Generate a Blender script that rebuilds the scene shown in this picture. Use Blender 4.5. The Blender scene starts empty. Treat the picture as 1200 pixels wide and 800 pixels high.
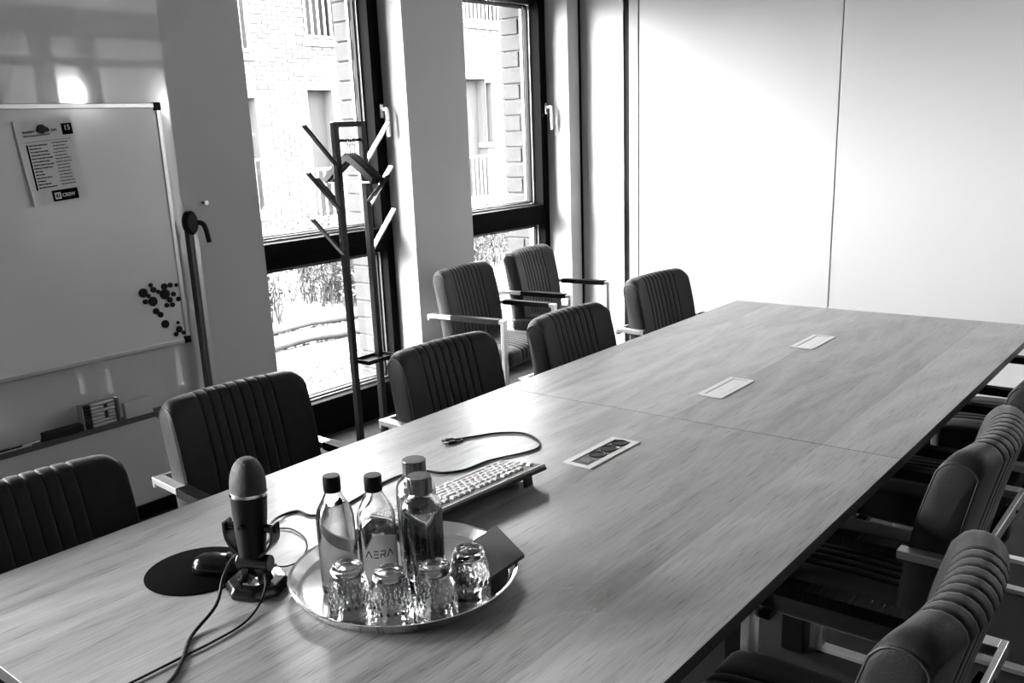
import bpy, bmesh, math, random
from mathutils import Vector, Matrix
random.seed(7)
SC = bpy.context.scene
COL = SC.collection
PI = math.pi

# ------------------------------------------------------------------ camera
cd = bpy.data.cameras.new('camera')
cam = bpy.data.objects.new('camera', cd); COL.objects.link(cam); SC.camera = cam
yaw, pitch, roll = -0.70996, -0.26455, -0.046514
fw = Vector((math.sin(yaw)*math.cos(pitch), math.cos(yaw)*math.cos(pitch), math.sin(pitch)))
rt = fw.cross(Vector((0, 0, 1))).normalized(); up = rt.cross(fw)
r2 = rt*math.cos(roll) + up*math.sin(roll); u2 = -rt*math.sin(roll) + up*math.cos(roll)
M = Matrix((r2, u2, -fw)).transposed().to_4x4()
M.translation = Vector((1.91226, -2.31776, 1.58829)); cam.matrix_world = M
cd.sensor_width = 36.0; cd.sensor_fit = 'HORIZONTAL'; cd.lens = 1066.78/1200*36.0
cd.shift_x = (600-567.97)/1200; cd.shift_y = (446.6-400)/1200
cd.clip_start = 0.05; cd.clip_end = 200

# ------------------------------------------------------------------ world, exposure
SC.view_settings.view_transform = 'Standard'; SC.view_settings.look = 'None'
SC.view_settings.gamma = 1; SC.view_settings.exposure = 3.1
SC.view_settings.use_curve_mapping = False
w = bpy.data.worlds.new('overcast_sky'); SC.world = w; w.use_nodes = True
nt = w.node_tree; nt.nodes.clear()
out = nt.nodes.new('ShaderNodeOutputWorld'); bg = nt.nodes.new('ShaderNodeBackground')
tc = nt.nodes.new('ShaderNodeTexCoord'); sx = nt.nodes.new('ShaderNodeSeparateXYZ')
cr = nt.nodes.new('ShaderNodeValToRGB')           # overcast: zenith brighter than horizon, dim ground below
cr.color_ramp.elements[0].position = 0.48; cr.color_ramp.elements[0].color = (.12, .12, .12, 1)
cr.color_ramp.elements[1].position = 1.0; cr.color_ramp.elements[1].color = (1, 1, 1, 1)
e = cr.color_ramp.elements.new(0.52); e.color = (.8, .8, .8, 1)
mr = nt.nodes.new('ShaderNodeMapRange'); mr.inputs[1].default_value = -1; mr.inputs[2].default_value = 1
nt.links.new(tc.outputs['Generated'], sx.inputs[0]); nt.links.new(sx.outputs[2], mr.inputs[0])
nt.links.new(mr.outputs[0], cr.inputs[0]); nt.links.new(cr.outputs[0], bg.inputs[0])
bg.inputs[1].default_value = 12.0
nt.links.new(bg.outputs[0], out.inputs[0])

def area_portal(y0, y1, x=-2.42, z0=.25, z1=2.45):       # sampling portals in the real window openings (emit nothing)
    l = bpy.data.lights.new('window_portal', 'AREA'); l.shape = 'RECTANGLE'; l.size = y1-y0; l.size_y = z1-z0
    l.cycles.is_portal = True
    o = bpy.data.objects.new('window_portal', l); COL.objects.link(o)
    o.location = (x, (y0+y1)/2, (z0+z1)/2); o.rotation_euler = (PI/2, 0, -PI/2)
WIN = [(.36, 1.40), (1.90, 2.94), (-3.15, -1.78), (-4.75, -3.35)]
for a, b in WIN: area_portal(a, b)

# ------------------------------------------------------------------ helpers
def mat(name, v, rough=.5, metal=0., spec=.5, noise=0., scale=20., bump=0., bscale=200., sheen=0., coat=0., stretch=(1, 1, 1)):
    m = bpy.data.materials.new(name); m.use_nodes = True
    t = m.node_tree; b = t.nodes['Principled BSDF']
    b.inputs['Base Color'].default_value = (v, v, v, 1); b.inputs['Roughness'].default_value = rough
    b.inputs['Metallic'].default_value = metal; b.inputs['Specular IOR Level'].default_value = spec
    if sheen: b.inputs['Sheen Weight'].default_value = sheen; b.inputs['Sheen Roughness'].default_value = .4
    if coat: b.inputs['Coat Weight'].default_value = coat; b.inputs['Coat Roughness'].default_value = .05
    co = t.nodes.new('ShaderNodeTexCoord'); mp = t.nodes.new('ShaderNodeMapping'); mp.inputs['Scale'].default_value = stretch
    t.links.new(co.outputs['Object'], mp.inputs[0])
    if noise:
        n = t.nodes.new('ShaderNodeTexNoise'); n.inputs['Scale'].default_value = scale; n.inputs['Detail'].default_value = 5
        r = t.nodes.new('ShaderNodeMapRange'); r.inputs[3].default_value = v*(1-noise); r.inputs[4].default_value = v*(1+noise)
        r.inputs[1].default_value = .3; r.inputs[2].default_value = .7
        t.links.new(mp.outputs[0], n.inputs[0]); t.links.new(n.outputs[0], r.inputs[0]); t.links.new(r.outputs[0], b.inputs['Base Color'])
    if bump:
        n = t.nodes.new('ShaderNodeTexNoise'); n.inputs['Scale'].default_value = bscale; n.inputs['Detail'].default_value = 3
        q = t.nodes.new('ShaderNodeBump'); q.inputs['Strength'].default_value = bump; q.inputs['Distance'].default_value = .002
        t.links.new(mp.outputs[0], n.inputs[0]); t.links.new(n.outputs[0], q.inputs['Height']); t.links.new(q.outputs[0], b.inputs['Normal'])
    return m

def emis(name, v, s):
    m = mat(name, v); b = m.node_tree.nodes['Principled BSDF']
    b.inputs['Emission Color'].default_value = (1, 1, 1, 1); b.inputs['Emission Strength'].default_value = s; return m

def glassmat(name, ior, rough=0., v=1.):
    m = bpy.data.materials.new(name); m.use_nodes = True; t = m.node_tree; t.nodes.clear()
    o = t.nodes.new('ShaderNodeOutputMaterial'); g = t.nodes.new('ShaderNodeBsdfGlass')
    g.inputs['IOR'].default_value = ior; g.inputs['Roughness'].default_value = rough; g.inputs['Color'].default_value = (v, v, v, 1)
    t.links.new(g.outputs[0], o.inputs[0]); return m

def panemat():
    m = bpy.data.materials.new('window_glass'); m.use_nodes = True; t = m.node_tree; t.nodes.clear()
    o = t.nodes.new('ShaderNodeOutputMaterial'); g = t.nodes.new('ShaderNodeBsdfGlossy'); g.inputs['Roughness'].default_value = .01
    tr = t.nodes.new('ShaderNodeBsdfTransparent'); tr.inputs[0].default_value = (.9, .9, .9, 1)
    mx = t.nodes.new('ShaderNodeMixShader'); lw = t.nodes.new('ShaderNodeLayerWeight'); lw.inputs[0].default_value = .5
    pw = t.nodes.new('ShaderNodeMath'); pw.operation = 'POWER'; pw.inputs[1].default_value = 5.; t.links.new(lw.outputs['Facing'], pw.inputs[0])
    fr = t.nodes.new('ShaderNodeMath'); fr.operation = 'MULTIPLY_ADD'; fr.inputs[1].default_value = .8; fr.inputs[2].default_value = .04; t.links.new(pw.outputs[0], fr.inputs[0])
    t.links.new(fr.outputs[0], mx.inputs[0]); t.links.new(tr.outputs[0], mx.inputs[1]); t.links.new(g.outputs[0], mx.inputs[2])
    t.links.new(mx.outputs[0], o.inputs[0]); return m

def oak():
    m = bpy.data.materials.new('oak_veneer'); m.use_nodes = True; t = m.node_tree; b = t.nodes['Principled BSDF']
    L = t.links.new; N = t.nodes.new
    co = N('ShaderNodeTexCoord'); sp = N('ShaderNodeSeparateXYZ'); L(co.outputs['Object'], sp.inputs[0])
    def math_(op, a, bb=None, c=None):
        n = N('ShaderNodeMath'); n.operation = op
        for i, x in enumerate((a, bb, c)):
            if x is None: continue
            if isinstance(x, (int, float)): n.inputs[i].default_value = x
            else: L(x, n.inputs[i])
        return n.outputs[0]
    # veneer leaves about 0.45 m wide, lying along y
    leaf = math_('FLOOR', math_('DIVIDE', math_('ADD', sp.outputs[0], .463), .455))
    wn = N('ShaderNodeTexWhiteNoise'); wn.noise_dimensions = '1D'; L(leaf, wn.inputs['W'])
    off = math_('MULTIPLY', wn.outputs[0], 17.)
    cb = N('ShaderNodeCombineXYZ'); L(math_('ADD', sp.outputs[0], off), cb.inputs[0]); L(sp.outputs[1], cb.inputs[1]); L(off, cb.inputs[2])
    def noise(scx, scy, scale, det=4, dist=0.):
        mp = N('ShaderNodeMapping'); mp.inputs['Scale'].default_value = (scx, scy, 1); L(cb.outputs[0], mp.inputs[0])
        n = N('ShaderNodeTexNoise'); n.inputs['Scale'].default_value = scale; n.inputs['Detail'].default_value = det
        n.inputs['Distortion'].default_value = dist; L(mp.outputs[0], n.inputs[0]); return n.outputs[0]
    fine = noise(60, 2.2, 3., 6)
    broad = noise(3.2, .55, 1.6, 3, .4)
    # cathedral figure: rings of a stretched noise field
    ring = math_('PINGPONG', math_('MULTIPLY', broad, 9.), 1.)
    pores = N('ShaderNodeMapRange'); L(noise(160, 5, 2.5, 3), pores.inputs[0]); pores.inputs[1].default_value = .56; pores.inputs[2].default_value = .70
    s1 = math_('MULTIPLY', math_('SUBTRACT', fine, .5), .6)
    s2 = math_('MULTIPLY', math_('SUBTRACT', ring, .5), .30)
    s3 = math_('MULTIPLY', math_('SUBTRACT', wn.outputs[0], .5), .40)
    s4 = math_('MULTIPLY', pores.outputs[0], -.5)
    tot = math_('ADD', math_('ADD', s1, s2), math_('ADD', s3, s4))
    val = math_('MULTIPLY', math_('ADD', tot, 1.), .245)
    c = N('ShaderNodeCombineColor'); [L(val, c.inputs[i]) for i in range(3)]; L(c.outputs[0], b.inputs['Base Color'])
    ro = math_('ADD', math_('MULTIPLY', fine, .16), .27); L(ro, b.inputs['Roughness'])
    q = N('ShaderNodeBump'); q.inputs['Strength'].default_value = .25; q.inputs['Distance'].default_value = .0015
    L(math_('ADD', fine, math_('MULTIPLY', pores.outputs[0], -.6)), q.inputs['Height']); L(q.outputs[0], b.inputs['Normal'])
    b.inputs['Specular IOR Level'].default_value = .32
    return m

MT = dict(
    recess=mat('shaded_recess_brick', .009, .9, noise=.3, scale=4),  # darker brick copy: the shade inside the recesses is put into its colour
    capsteel=mat('brushed_cap_steel', .16, .2, metal=1., noise=.3, scale=30, stretch=(1, 1, .1)),
    backwall=mat('grey_back_wall', .10, .7),
    wall=mat('painted_plaster', .45, .6, noise=.02, scale=3, bump=.08, bscale=300),
    farpanel=mat('white_laminate', .60, .35),
    farpost=mat('pale_grey_profile', .45, .4), black=mat('black_plastic', .002, .5, spec=.12),
    ceiling=mat('ceiling_white', .6, .8), carpet=mat('dark_carpet', .006, .95, noise=.5, scale=260, bump=1., bscale=500),
    frame=mat('anthracite_window_frame', .004, .6, spec=.02), rubber=mat('window_bead', .12, .4, metal=.3),
    glossy=mat('glossy_white_board', .62, .02, coat=1., spec=1., noise=.02, scale=2), board=mat('whiteboard_enamel', .68, .14, spec=.6, noise=.03, scale=2.5),
    alu=mat('anodised_aluminium', .55, .32, metal=.9), aludark=mat('dark_aluminium', .10, .4, metal=.6),
    steel=mat('brushed_flat_steel', .78, .3, metal=.85, noise=.08, scale=60, stretch=(1, 6, 6)), chrome=mat('polished_steel', .85, .12, metal=1.),
    tray=mat('polished_tray_steel', .8, .13, metal=1., bump=.02, bscale=40),
    fabric=mat('charcoal_leather', .013, .55, spec=.2, sheen=.2, bump=.3, bscale=260, noise=.15, scale=40),
    pad=mat('dark_leather_pad', .005, .6, spec=.15), thread=mat('piping_thread', .012, .5),
    oak=oak(), oakedge=mat('oak_edge_band', .035, .4, noise=.15, scale=8, stretch=(1, 1, 12)),
    blackmetal=mat('black_powder_coat', .002, .5, spec=.12), rackmetal=mat('grey_coated_steel', .006, .35, metal=.1, spec=.35),
    paper=mat('paper', .62, .7), ink=mat('black_ink', .003, .8, spec=.05), lightink=mat('pale_ink', .6, .6),
    magnet=mat('black_magnet', .003, .4, spec=.2), rub=mat('dark_felt', .008, .8), pack=mat('clear_pack', .35, .2), mark=mat('white_marker_barrel', .5, .4),
    brick=mat('grey_clinker_brick', .026, .9, noise=.25, scale=5, bump=.4, bscale=40), brick2=mat('grey_pier_brick', .019, .9, noise=.2, scale=9, bump=.4, bscale=60),
    mortar=mat('pale_mortar', .034, .95), ground=mat('courtyard_gravel', .020, 1., noise=.7, scale=16, bump=.8, bscale=30),
    paving=mat('courtyard_paving', .05, .95, noise=.1, scale=1.5), stone=mat('pebble', .012, .9, noise=.4, scale=30), twig=mat('dry_twig', .005, .9, noise=.4, scale=10),
    leafm=mat('pale_leaf', .014, .8, noise=.4, scale=20), log=mat('weathered_log', .022, .9, noise=.4, scale=8),
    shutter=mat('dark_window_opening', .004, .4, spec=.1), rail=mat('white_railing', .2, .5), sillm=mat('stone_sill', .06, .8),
    key=mat('light_keycap', .32, .45), kbody=mat('keyboard_body', .18, .4), kdark=mat('keyboard_underside', .004, .5, spec=.25),
    bottle=glassmat('bottle_glass', 1.47, v=.97), water=glassmat('water', 1.33, v=.98), glass=glassmat('tumbler_glass', 1.5), pane=panemat(),
    cable=mat('black_cable', .002, .45, spec=.2), napkin=mat('dark_grey_napkin', .04, .85, bump=.4, bscale=500), lamp=emis('lamp_opal_glass', .8, 9.),
    doorwhite=mat('pale_lit_glass_leaf', .75, .25), doorgrey=mat('grey_partition_frame', .09, .3), usb=mat('outlet_grey', .02, .4),
    mesh=mat('microphone_grille', .010, .5, bump=1., bscale=700), frost=mat('frosted_print', .7, .6))

class MB:
    def __init__(s): s.v = []; s.f = []; s.m = []
    def add(s, vs, fs, mi=0):
        o = len(s.v); s.v += [tuple(v) for v in vs]; s.f += [tuple(i+o for i in f) for f in fs]; s.m += [mi]*len(fs); return s
    def box(s, a, b, mi=0, mx=None):
        x0, y0, z0 = a; x1, y1, z1 = b
        vs = [Vector(p) for p in ((x0,y0,z0),(x1,y0,z0),(x1,y1,z0),(x0,y1,z0),(x0,y0,z1),(x1,y0,z1),(x1,y1,z1),(x0,y1,z1))]
        if mx is not None: vs = [mx @ p for p in vs]
        return s.add(vs, [(0,3,2,1),(4,5,6,7),(0,1,5,4),(1,2,6,5),(2,3,7,6),(3,0,4,7)], mi)
    def bar(s, p, q, wx, wy, ref=(0, 0, 1), mi=0):      # flat bar from p to q; wx along ref x dir, wy along the other
        p = Vector(p); q = Vector(q); d = (q-p).normalized(); a = d.cross(Vector(ref)).normalized(); b = a.cross(d)
        vs = [c + a*i*wx/2 + b*j*wy/2 for c in (p, q) for i, j in ((-1,-1),(1,-1),(1,1),(-1,1))]
        return s.add(vs, [(3,2,1,0),(4,5,6,7),(0,1,5,4),(1,2,6,5),(2,3,7,6),(3,0,4,7)], mi)
    def lathe(s, prof, n=40, c=(0, 0, 0), mi=0, fn=None):
        vs = []; fs = []
        for (r, z) in prof:
            for k in range(n):
                a = 2*PI*k/n; rr = r if fn is None else fn(r, z, a)
                vs.append((c[0]+rr*math.cos(a), c[1]+rr*math.sin(a), c[2]+z))
        for i in range(len(prof)-1):
            for k in range(n):
                a, b = i*n+k, i*n+(k+1) % n; fs.append((a, b, b+n, a+n))
        if prof[0][0] > 1e-6: fs.append(tuple(reversed(range(n))))
        if prof[-1][0] > 1e-6: fs.append(tuple((len(prof)-1)*n+k for k in range(n)))
        return s.add(vs, fs, mi)
    def tube(s, pts, r, n=8, mi=0, closed=False):
        P = [Vector(p) for p in pts]; m = len(P); vs = []; fs = []
        rr = r if isinstance(r, (list, tuple)) else [r]*m
        prev = None
        for i, p in enumerate(P):
            if closed: t = P[(i+1) % m]-P[i-1]
            else: t = P[min(i+1, m-1)]-P[max(i-1, 0)]
            t.normalize()
            if prev is None: a = t.orthogonal().normalized()
            else:
                a = prev - t*prev.dot(t); a.normalize()
            prev = a; b = t.cross(a)
            for k in range(n):
                g = 2*PI*k/n; vs.append(p + (a*math.cos(g)+b*math.sin(g))*rr[i])
        for i in range(m if closed else m-1):
            j = (i+1) % m
            for k in range(n):
                fs.append((i*n+k, i*n+(k+1) % n, j*n+(k+1) % n, j*n+k))
        if not closed: fs += [tuple(reversed(range(n))), tuple((m-1)*n+k for k in range(n))]
        return s.add(vs, fs, mi)
    def mesh(s, name, mats):
        me = bpy.data.meshes.new(name); me.from_pydata(s.v, [], s.f); me.validate()
        for m in (mats if isinstance(mats, list) else [mats]): me.materials.append(m)
        if len(me.polygons) == len(s.m): me.polygons.foreach_set('material_index', s.m)
        return me
    def build(s, name, mats, parent=None, smooth=None, bevel=0., loc=None, fixn=False):
        me = s.mesh(name, mats)
        if fixn or smooth is not None:
            bm = bmesh.new(); bm.from_mesh(me)
            bmesh.ops.remove_doubles(bm, verts=bm.verts, dist=1e-6)
            bmesh.ops.recalc_face_normals(bm, faces=bm.faces); bm.to_mesh(me); bm.free()
        if smooth is not None:
            me.shade_smooth()
            if smooth < 180: me.set_sharp_from_angle(angle=math.radians(smooth))
        return place(name, me, parent, bevel, loc)

def place(name, me, parent=None, bevel=0., loc=None):
    o = bpy.data.objects.new(name, me); COL.objects.link(o)
    if parent: o.parent = parent
    if loc: o.location = loc
    if bevel:
        b = o.modifiers.new('edge', 'BEVEL'); b.width = bevel; b.segments = 2; b.limit_method = 'ANGLE'
    return o

def empty(name, label, cat, loc=(0, 0, 0), rz=0., group=None):
    o = bpy.data.objects.new(name, None); COL.objects.link(o); o.location = loc; o.rotation_euler = (0, 0, rz)
    o.empty_display_size = .05; o['label'] = label; o['category'] = cat
    if group: o['group'] = group
    return o
def tag(o, label, cat, group=None):
    o['label'] = label; o['category'] = cat
    if group: o['group'] = group
    return o
def struct(o): o['kind'] = 'structure'; return o
def stuff(o): o['kind'] = 'stuff'; return o
def dup(root, label, loc, rz, group=None):
    r = root.copy(); COL.objects.link(r); r.location = loc; r.rotation_euler = (0, 0, rz); r['label'] = label
    if group: r['group'] = group
    for ch in list(root.children):
        c = ch.copy(); COL.objects.link(c); c.parent = r
        for g in ch.children:
            d = g.copy(); COL.objects.link(d); d.parent = c
    return r
def smoothpath(pts, k=6):
    P = [Vector(p) for p in pts]; outp = []
    for i in range(len(P)-1):
        a, b, c, d = P[max(i-1, 0)], P[i], P[i+1], P[min(i+2, len(P)-1)]
        for j in range(k):
            t = j/k
            outp.append(.5*((2*b)+(c-a)*t+(2*a-5*b+4*c-d)*t*t+(3*b-a-3*c+d)*t**3))
    outp.append(P[-1]); return outp

# ------------------------------------------------------------------ room shell
XW, XO, YF, YB, XR, ZC = -1.75, -2.10, 3.10, -4.9, 3.05, 2.85
ZT = 2.50                                             # head of the window openings
b = MB(); b.box((XO-.0, YB, -.15), (XR+.1, YF+.2, 0)); struct(b.build('floor', MT['carpet']))
b = MB(); b.box((XO, YB, ZC), (XR+.1, YF+.2, ZC+.12)); struct(b.build('ceiling', MT['ceiling']))
b = MB(); ys = [YB] + sum([[a, c] for a, c in sorted(WIN)], []) + [YF]
for i in range(0, len(ys), 2): b.box((XO, ys[i], 0), (XW, ys[i+1], ZC))
for a, c in WIN: b.box((XO, a, ZT), (XW, c, ZC))
struct(b.build('wall_left', MT['wall']))
b = MB(); b.box((XO, YF, 0), (XR+.1, YF+.12, ZC)); struct(b.build('wall_far', MT['farpost']))
b = MB(); b.box((XO, YB-.12, 0), (XR+.1, YB, ZC)); struct(b.build('wall_back', MT['backwall']))
b = MB(); b.box((XR, YB, 0), (XR+.1, YF, ZC)); struct(b.build('wall_right', MT['doorgrey']))
# exterior brick cladding below, beside and above the openings (its joints are too far round the corner to be seen)
b = MB()
for i in range(0, len(ys), 2):
    a, c = ys[i], ys[i+1]
    b.box((-2.34, a+(.0 if i == 0 else .10), -.2), (XO-.02, c-.06, 3.4)) if c-a > .2 else None
b.box((-2.36, YB, ZT+.02), (XO-.02, YF, 3.4)); struct(b.build('wall_outside', MT['mortar']))
# baseboards
b = MB()
for a, c in ((-1.78, .36), (1.40, 1.90), (2.94, YF)): b.box((XW, a, 0), (XW+.012, c, .06))
struct(b.build('baseboard_left', MT['black'], bevel=.002))
b = MB(); b.box((-1.70, YF-.035, 0), (XR, YF-.018, .05)); struct(b.build('baseboard_far', MT['black']))
# far wall: folding partition panels, gap and edge profiles
for x0, x1 in ((-1.695, -1.411), (-1.293, -.004), (.004, 1.30), (1.308, 2.60), (2.608, 3.04)):
    b = MB(); b.box((x0, YF-.018, .05), (x1, YF-.0, ZC)); o = b.build('wall_panel', MT['farpanel'], parent=bpy.data.objects['wall_far'], bevel=.002)
b = MB(); b.box((-1.410, YF-.008, .0), (-1.365, YF-.0, ZC)); struct(b.build('trim_1', MT['blackmetal']))
b = MB(); b.box((-1.365, YF-.024, .0), (-1.297, YF-.0, ZC)); struct(b.build('trim_2', MT['farpost'], bevel=.002))
b = MB(); b.box((XW, YF-.012, 0), (-1.70, YF, ZC)); struct(b.build('trim_3', MT['farpost']))
b = MB(); b.box((XW-.0, YF-.035, 0), (XW+.012, YF-.025, ZC)); struct(b.build('trim_4', MT['black']))
# glossy full height writing panel on the left wall (behind the mobile board)
b = MB(); b.box((XW, -1.74, .07), (XW+.006, -.055, ZC)); tag(b.build('glossy_wall_panel', MT['glossy']), 'tall glossy white writing panel fixed to the left wall behind the mobile whiteboard', 'wall panel')

# windows
def window(n, y0, y1):
    fi, fo = -1.93, -2.02; T = .965; TT = 1.10
    w_ = bpy.data.objects.new('window_%d' % n, None); COL.objects.link(w_); w_.location = (fi, y0, 0); struct(w_)
    W = y1-y0
    def part(name, boxes, m, bev=.003):
        q = MB()
        for a, c in boxes: q.box(a, c)
        return q.build(name, m, parent=w_, bevel=bev)
    d = fo-fi
    part('outer_frame', [((d, 0, 0), (0, .055, ZT)), ((d, W-.055, 0), (0, W, ZT)), ((d, .055, ZT-.05), (0, W-.055, ZT)), ((d, .055, 0), (0, W-.055, .20))], MT['frame'])
    part('transom', [((d, .055, T), (-.0, W-.055, T+.06))], MT['frame'])
    part('sash_frame', [((-.075, .055, T+.06), (.018, .095, ZT-.05)), ((-.075, W-.095, T+.06), (.018, W-.055, ZT-.05)), ((-.075, .095, ZT-.09), (.018, W-.095, ZT-.05)), ((-.075, .095, T+.06), (.018, W-.095, TT))], MT['frame'])
    # bright metal glazing beads and dark seals round each pane, as nested thin profiles
    for nm, i0, m_, x0 in (('glazing_bead', 0., MT['rubber'], -.055), ('seal', .012, MT['black'], -.07), ('outer_bead', .020, MT['rubber'], -.10)):
        y_a, y_b, za, zb = .095+i0, W-.095-i0, TT+i0, ZT-.09-i0; t = .010
        part(nm, [((x0-.02, y_a, za), (x0, y_a+t, zb)), ((x0-.02, y_b-t, za), (x0, y_b, zb)), ((x0-.02, y_a+t, zb-t), (x0, y_b-t, zb)), ((x0-.02, y_a+t, za), (x0, y_b-t, za+t))], m_, 0)
        y_a, y_b, za, zb = .055+i0, W-.055-i0, .20+i0, T-i0
        part(nm, [((x0-.02, y_a, za), (x0, y_a+t, zb)), ((x0-.02, y_b-t, za), (x0, y_b, zb)), ((x0-.02, y_a+t, zb-t), (x0, y_b-t, zb)), ((x0-.02, y_a+t, za), (x0, y_b-t, za+t))], m_, 0)
    q = MB(); q.box((-.064, .10, TT), (-.058, W-.10, ZT-.09)); q.build('pane', MT['pane'], parent=w_)
    q = MB(); q.box((-.064, .06, .20), (-.058, W-.06, T)); q.build('pane', MT['pane'], parent=w_)
    part('outer_sill', [((-.44, .0, .14), (-.10, W, .165))], MT['rubber'])
    # lever handle: rosette, neck and grip hanging down
    yh = W-.045
    q = MB(); q.box((.018, yh-.013, 1.70), (.028, yh+.013, 1.775)); h = q.build('handle', MT['chrome'], parent=w_, bevel=.003)
    q = MB(); q.tube(smoothpath([(.028, yh, 1.745), (.060, yh, 1.747), (.068, yh, 1.735), (.070, yh, 1.66), (.070, yh, 1.60)]), .0095, 10)
    q.build('grip', mat_white, parent=h, smooth=50)
mat_white = mat('white_lever', .85, .3)
for i, (a, c) in enumerate(WIN): window(i+1, a, c)

# right wall: doors, their lit glass painted pale (seen only in the glossy board)
for n, (y0, y1) in enumerate(((1.30, 1.60), (1.80, 2.02), (2.24, 2.88))):
    b = MB(); b.box((XR-.03, y0, .02), (XR, y1, 2.35)); b.box((XR-.03, y0, 2.43), (XR, y1, 2.60)); struct(b.build('door_%d' % (n+1), MT['doorwhite'], bevel=.004))
LAMPS = [(2.90, 1.92, 2.10, 'oval opal wall lamp beside the narrow pale door'), (2.90, 2.95, 2.02, 'oval opal wall lamp near the far corner of the right wall')]
for x, y, z, lb in LAMPS:
    r = empty('wall_lamp', lb, 'lamp', (x, y, z), 0, 'opal wall lamps on the right wall')
    b = MB(); b.lathe([(.0, -.12)]+[(.058*math.sin(t*PI/12), -.12*math.cos(t*PI/12)) for t in range(1, 12)]+[(.0, .12)], 24)
    b.build('lamp_shade', MT['lamp'], parent=r, smooth=180)
    b = MB(); b.tube([(.07, 0, 0), (XR-x, 0, 0)], .02, 12); b.build('bracket', MT['alu'], parent=r)

# ------------------------------------------------------------------ outside
b = MB(); b.box((-14, -14, -.3), (-2.36, 26, -.02)); struct(b.build('ground', MT['ground']))
b = MB(); b.box((-13.2, -8, -.02), (-8.6, 24, .0)); struct(b.build('pavement', MT['paving']))

# brick piers beside the windows: every course is built brick by brick
brick_full = {}
def brickmesh(dx, dy, dz, m):
    k = (round(dx, 3), round(dy, 3), round(dz, 3), m.name)
    if k not in brick_full:
        q = MB(); q.box((0, 0, 0), (dx, dy, dz)); me = q.mesh('brick', m)
        bm = bmesh.new(); bm.from_mesh(me); bmesh.ops.bevel(bm, geom=bm.edges[:], offset=.004, segments=1, affect='EDGES'); bm.to_mesh(me); bm.free()
        brick_full[k] = me
    return brick_full[k]
for y0, lb in ((1.452, 'grey brick pier outside between the two windows'), (2.992, 'grey brick pier outside right of the far window')):
    r = empty('brick_pier', lb, 'pier', (-2.36, y0, -.02), 0)
    q = MB(); q.box((.012, .012, 0), (.236, .33, 3.3)); q.build('mortar_core', MT['mortar'], parent=r)
    z = 0.; k = 0
    while z < 3.0:
        if k % 2 == 0: lay = [(0, .232)]
        else: lay = [(0, .150), (.160, .072)]
        for x, dx in lay:
            place('brick', brickmesh(dx, .06, .098, MT['brick2']), r, 0, (x+.002, 0, z+.003))
        z += .108; k += 1

# facade across the courtyard
FX = -13.0
r = empty('brick_building', 'pale brick apartment building across the courtyard seen through both windows', 'building', (FX, 0, 0))
OPEN = [(10.07, 10.95, 3.56, 5.2, 'w'), (7.9, 8.73, 3.25, 5.2, 'w'), (10.02, 10.66, .03, 2.60, 'd'), (8.0, 8.74, .29, 2.45, 'd'),
        (14.95, 16.3, 4.15, 5.6, 'w'), (14.3, 15.56, .05, 2.88, 'd'), (15.58, 15.80, 1.4, 2.80, 'n'), (19.0, 20.2, .05, 2.6, 'd')]
ZTOP = 6.2
q = MB(); q.box((-.6, 4, -.1), (-.30, 24, ZTOP)); q.build('back_wall', MT['mortar'], parent=r)
yss = sorted(set([4, 24]+[o[0] for o in OPEN]+[o[1] for o in OPEN])); zss = sorted(set([-.1, ZTOP]+[o[2] for o in OPEN]+[o[3] for o in OPEN]))
def inopen(y, z, e=0): return any(o[0]-e < y < o[1]+e and o[2]-e < z < o[3]+e for o in OPEN)
q = MB()
for i in range(len(yss)-1):
    for j in range(len(zss)-1):
        if not inopen((yss[i]+yss[i+1])/2, (zss[j]+zss[j+1])/2): q.box((-.30, yss[i], zss[j]), (0, yss[i+1], zss[j+1]))
q.build('wall', MT['mortar'], parent=r)
q = MB(); z = 0.; k = 0
rb = random.Random(3)
while z < ZTOP-.1:
    y = 4.0 + (.13 if k % 2 else 0)
    while y < 20.5:
        if not inopen(y+.12, z+.035, .10):
            p_ = .012+rb.random()*.006
            q.v += [(0, y, z), (0, y+.248, z), (0, y+.248, z+.072), (0, y, z+.072), (p_, y+.003, z+.003), (p_, y+.245, z+.003), (p_, y+.245, z+.069), (p_, y+.003, z+.069)]
            n0 = len(q.v)-8; mi = 1 if rb.random() < .14 else 0
            for f in ((4, 5, 6, 7), (0, 1, 5, 4), (1, 2, 6, 5), (2, 3, 7, 6), (3, 0, 4, 7)): q.f.append(tuple(n0+i for i in f)); q.m.append(mi)
        y += .26
    z += .084; k += 1
o = q.build('facing_bricks', [MT['brick'], mat('darker_brick', .013, .9)], parent=r); stuff(o)
for (y0, y1, z0, z1, t) in OPEN:
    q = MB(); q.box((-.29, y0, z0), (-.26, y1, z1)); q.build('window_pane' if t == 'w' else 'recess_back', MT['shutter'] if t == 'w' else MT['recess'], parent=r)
    q = MB(); q.box((-.25, y0-.06, z0-.13), (.06, y1+.06, z0-.005)); q.build('sill', MT['sillm'], parent=r)
    zr0, zr1 = (z0+.02, z0+1.05)
    if t == 'n': continue
    q = MB(); ra = q; q.box((.01, y0, zr0), (.05, y1, zr0+.05)); q.box((.01, y0, zr1-.05), (.05, y1, zr1)); fr = q.build('railing', MT['rail'], parent=r)
    me = MB().box((.015, 0, 0), (.045, .035, zr1-zr0-.1)).mesh('slat', MT['rail'])
    n = max(2, int((y1-y0)/.13))
    for i in range(n): place('slat', me, fr, 0, (0, y0+.02+(y1-y0-.07)*i/(n-1), zr0+.05))

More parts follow.
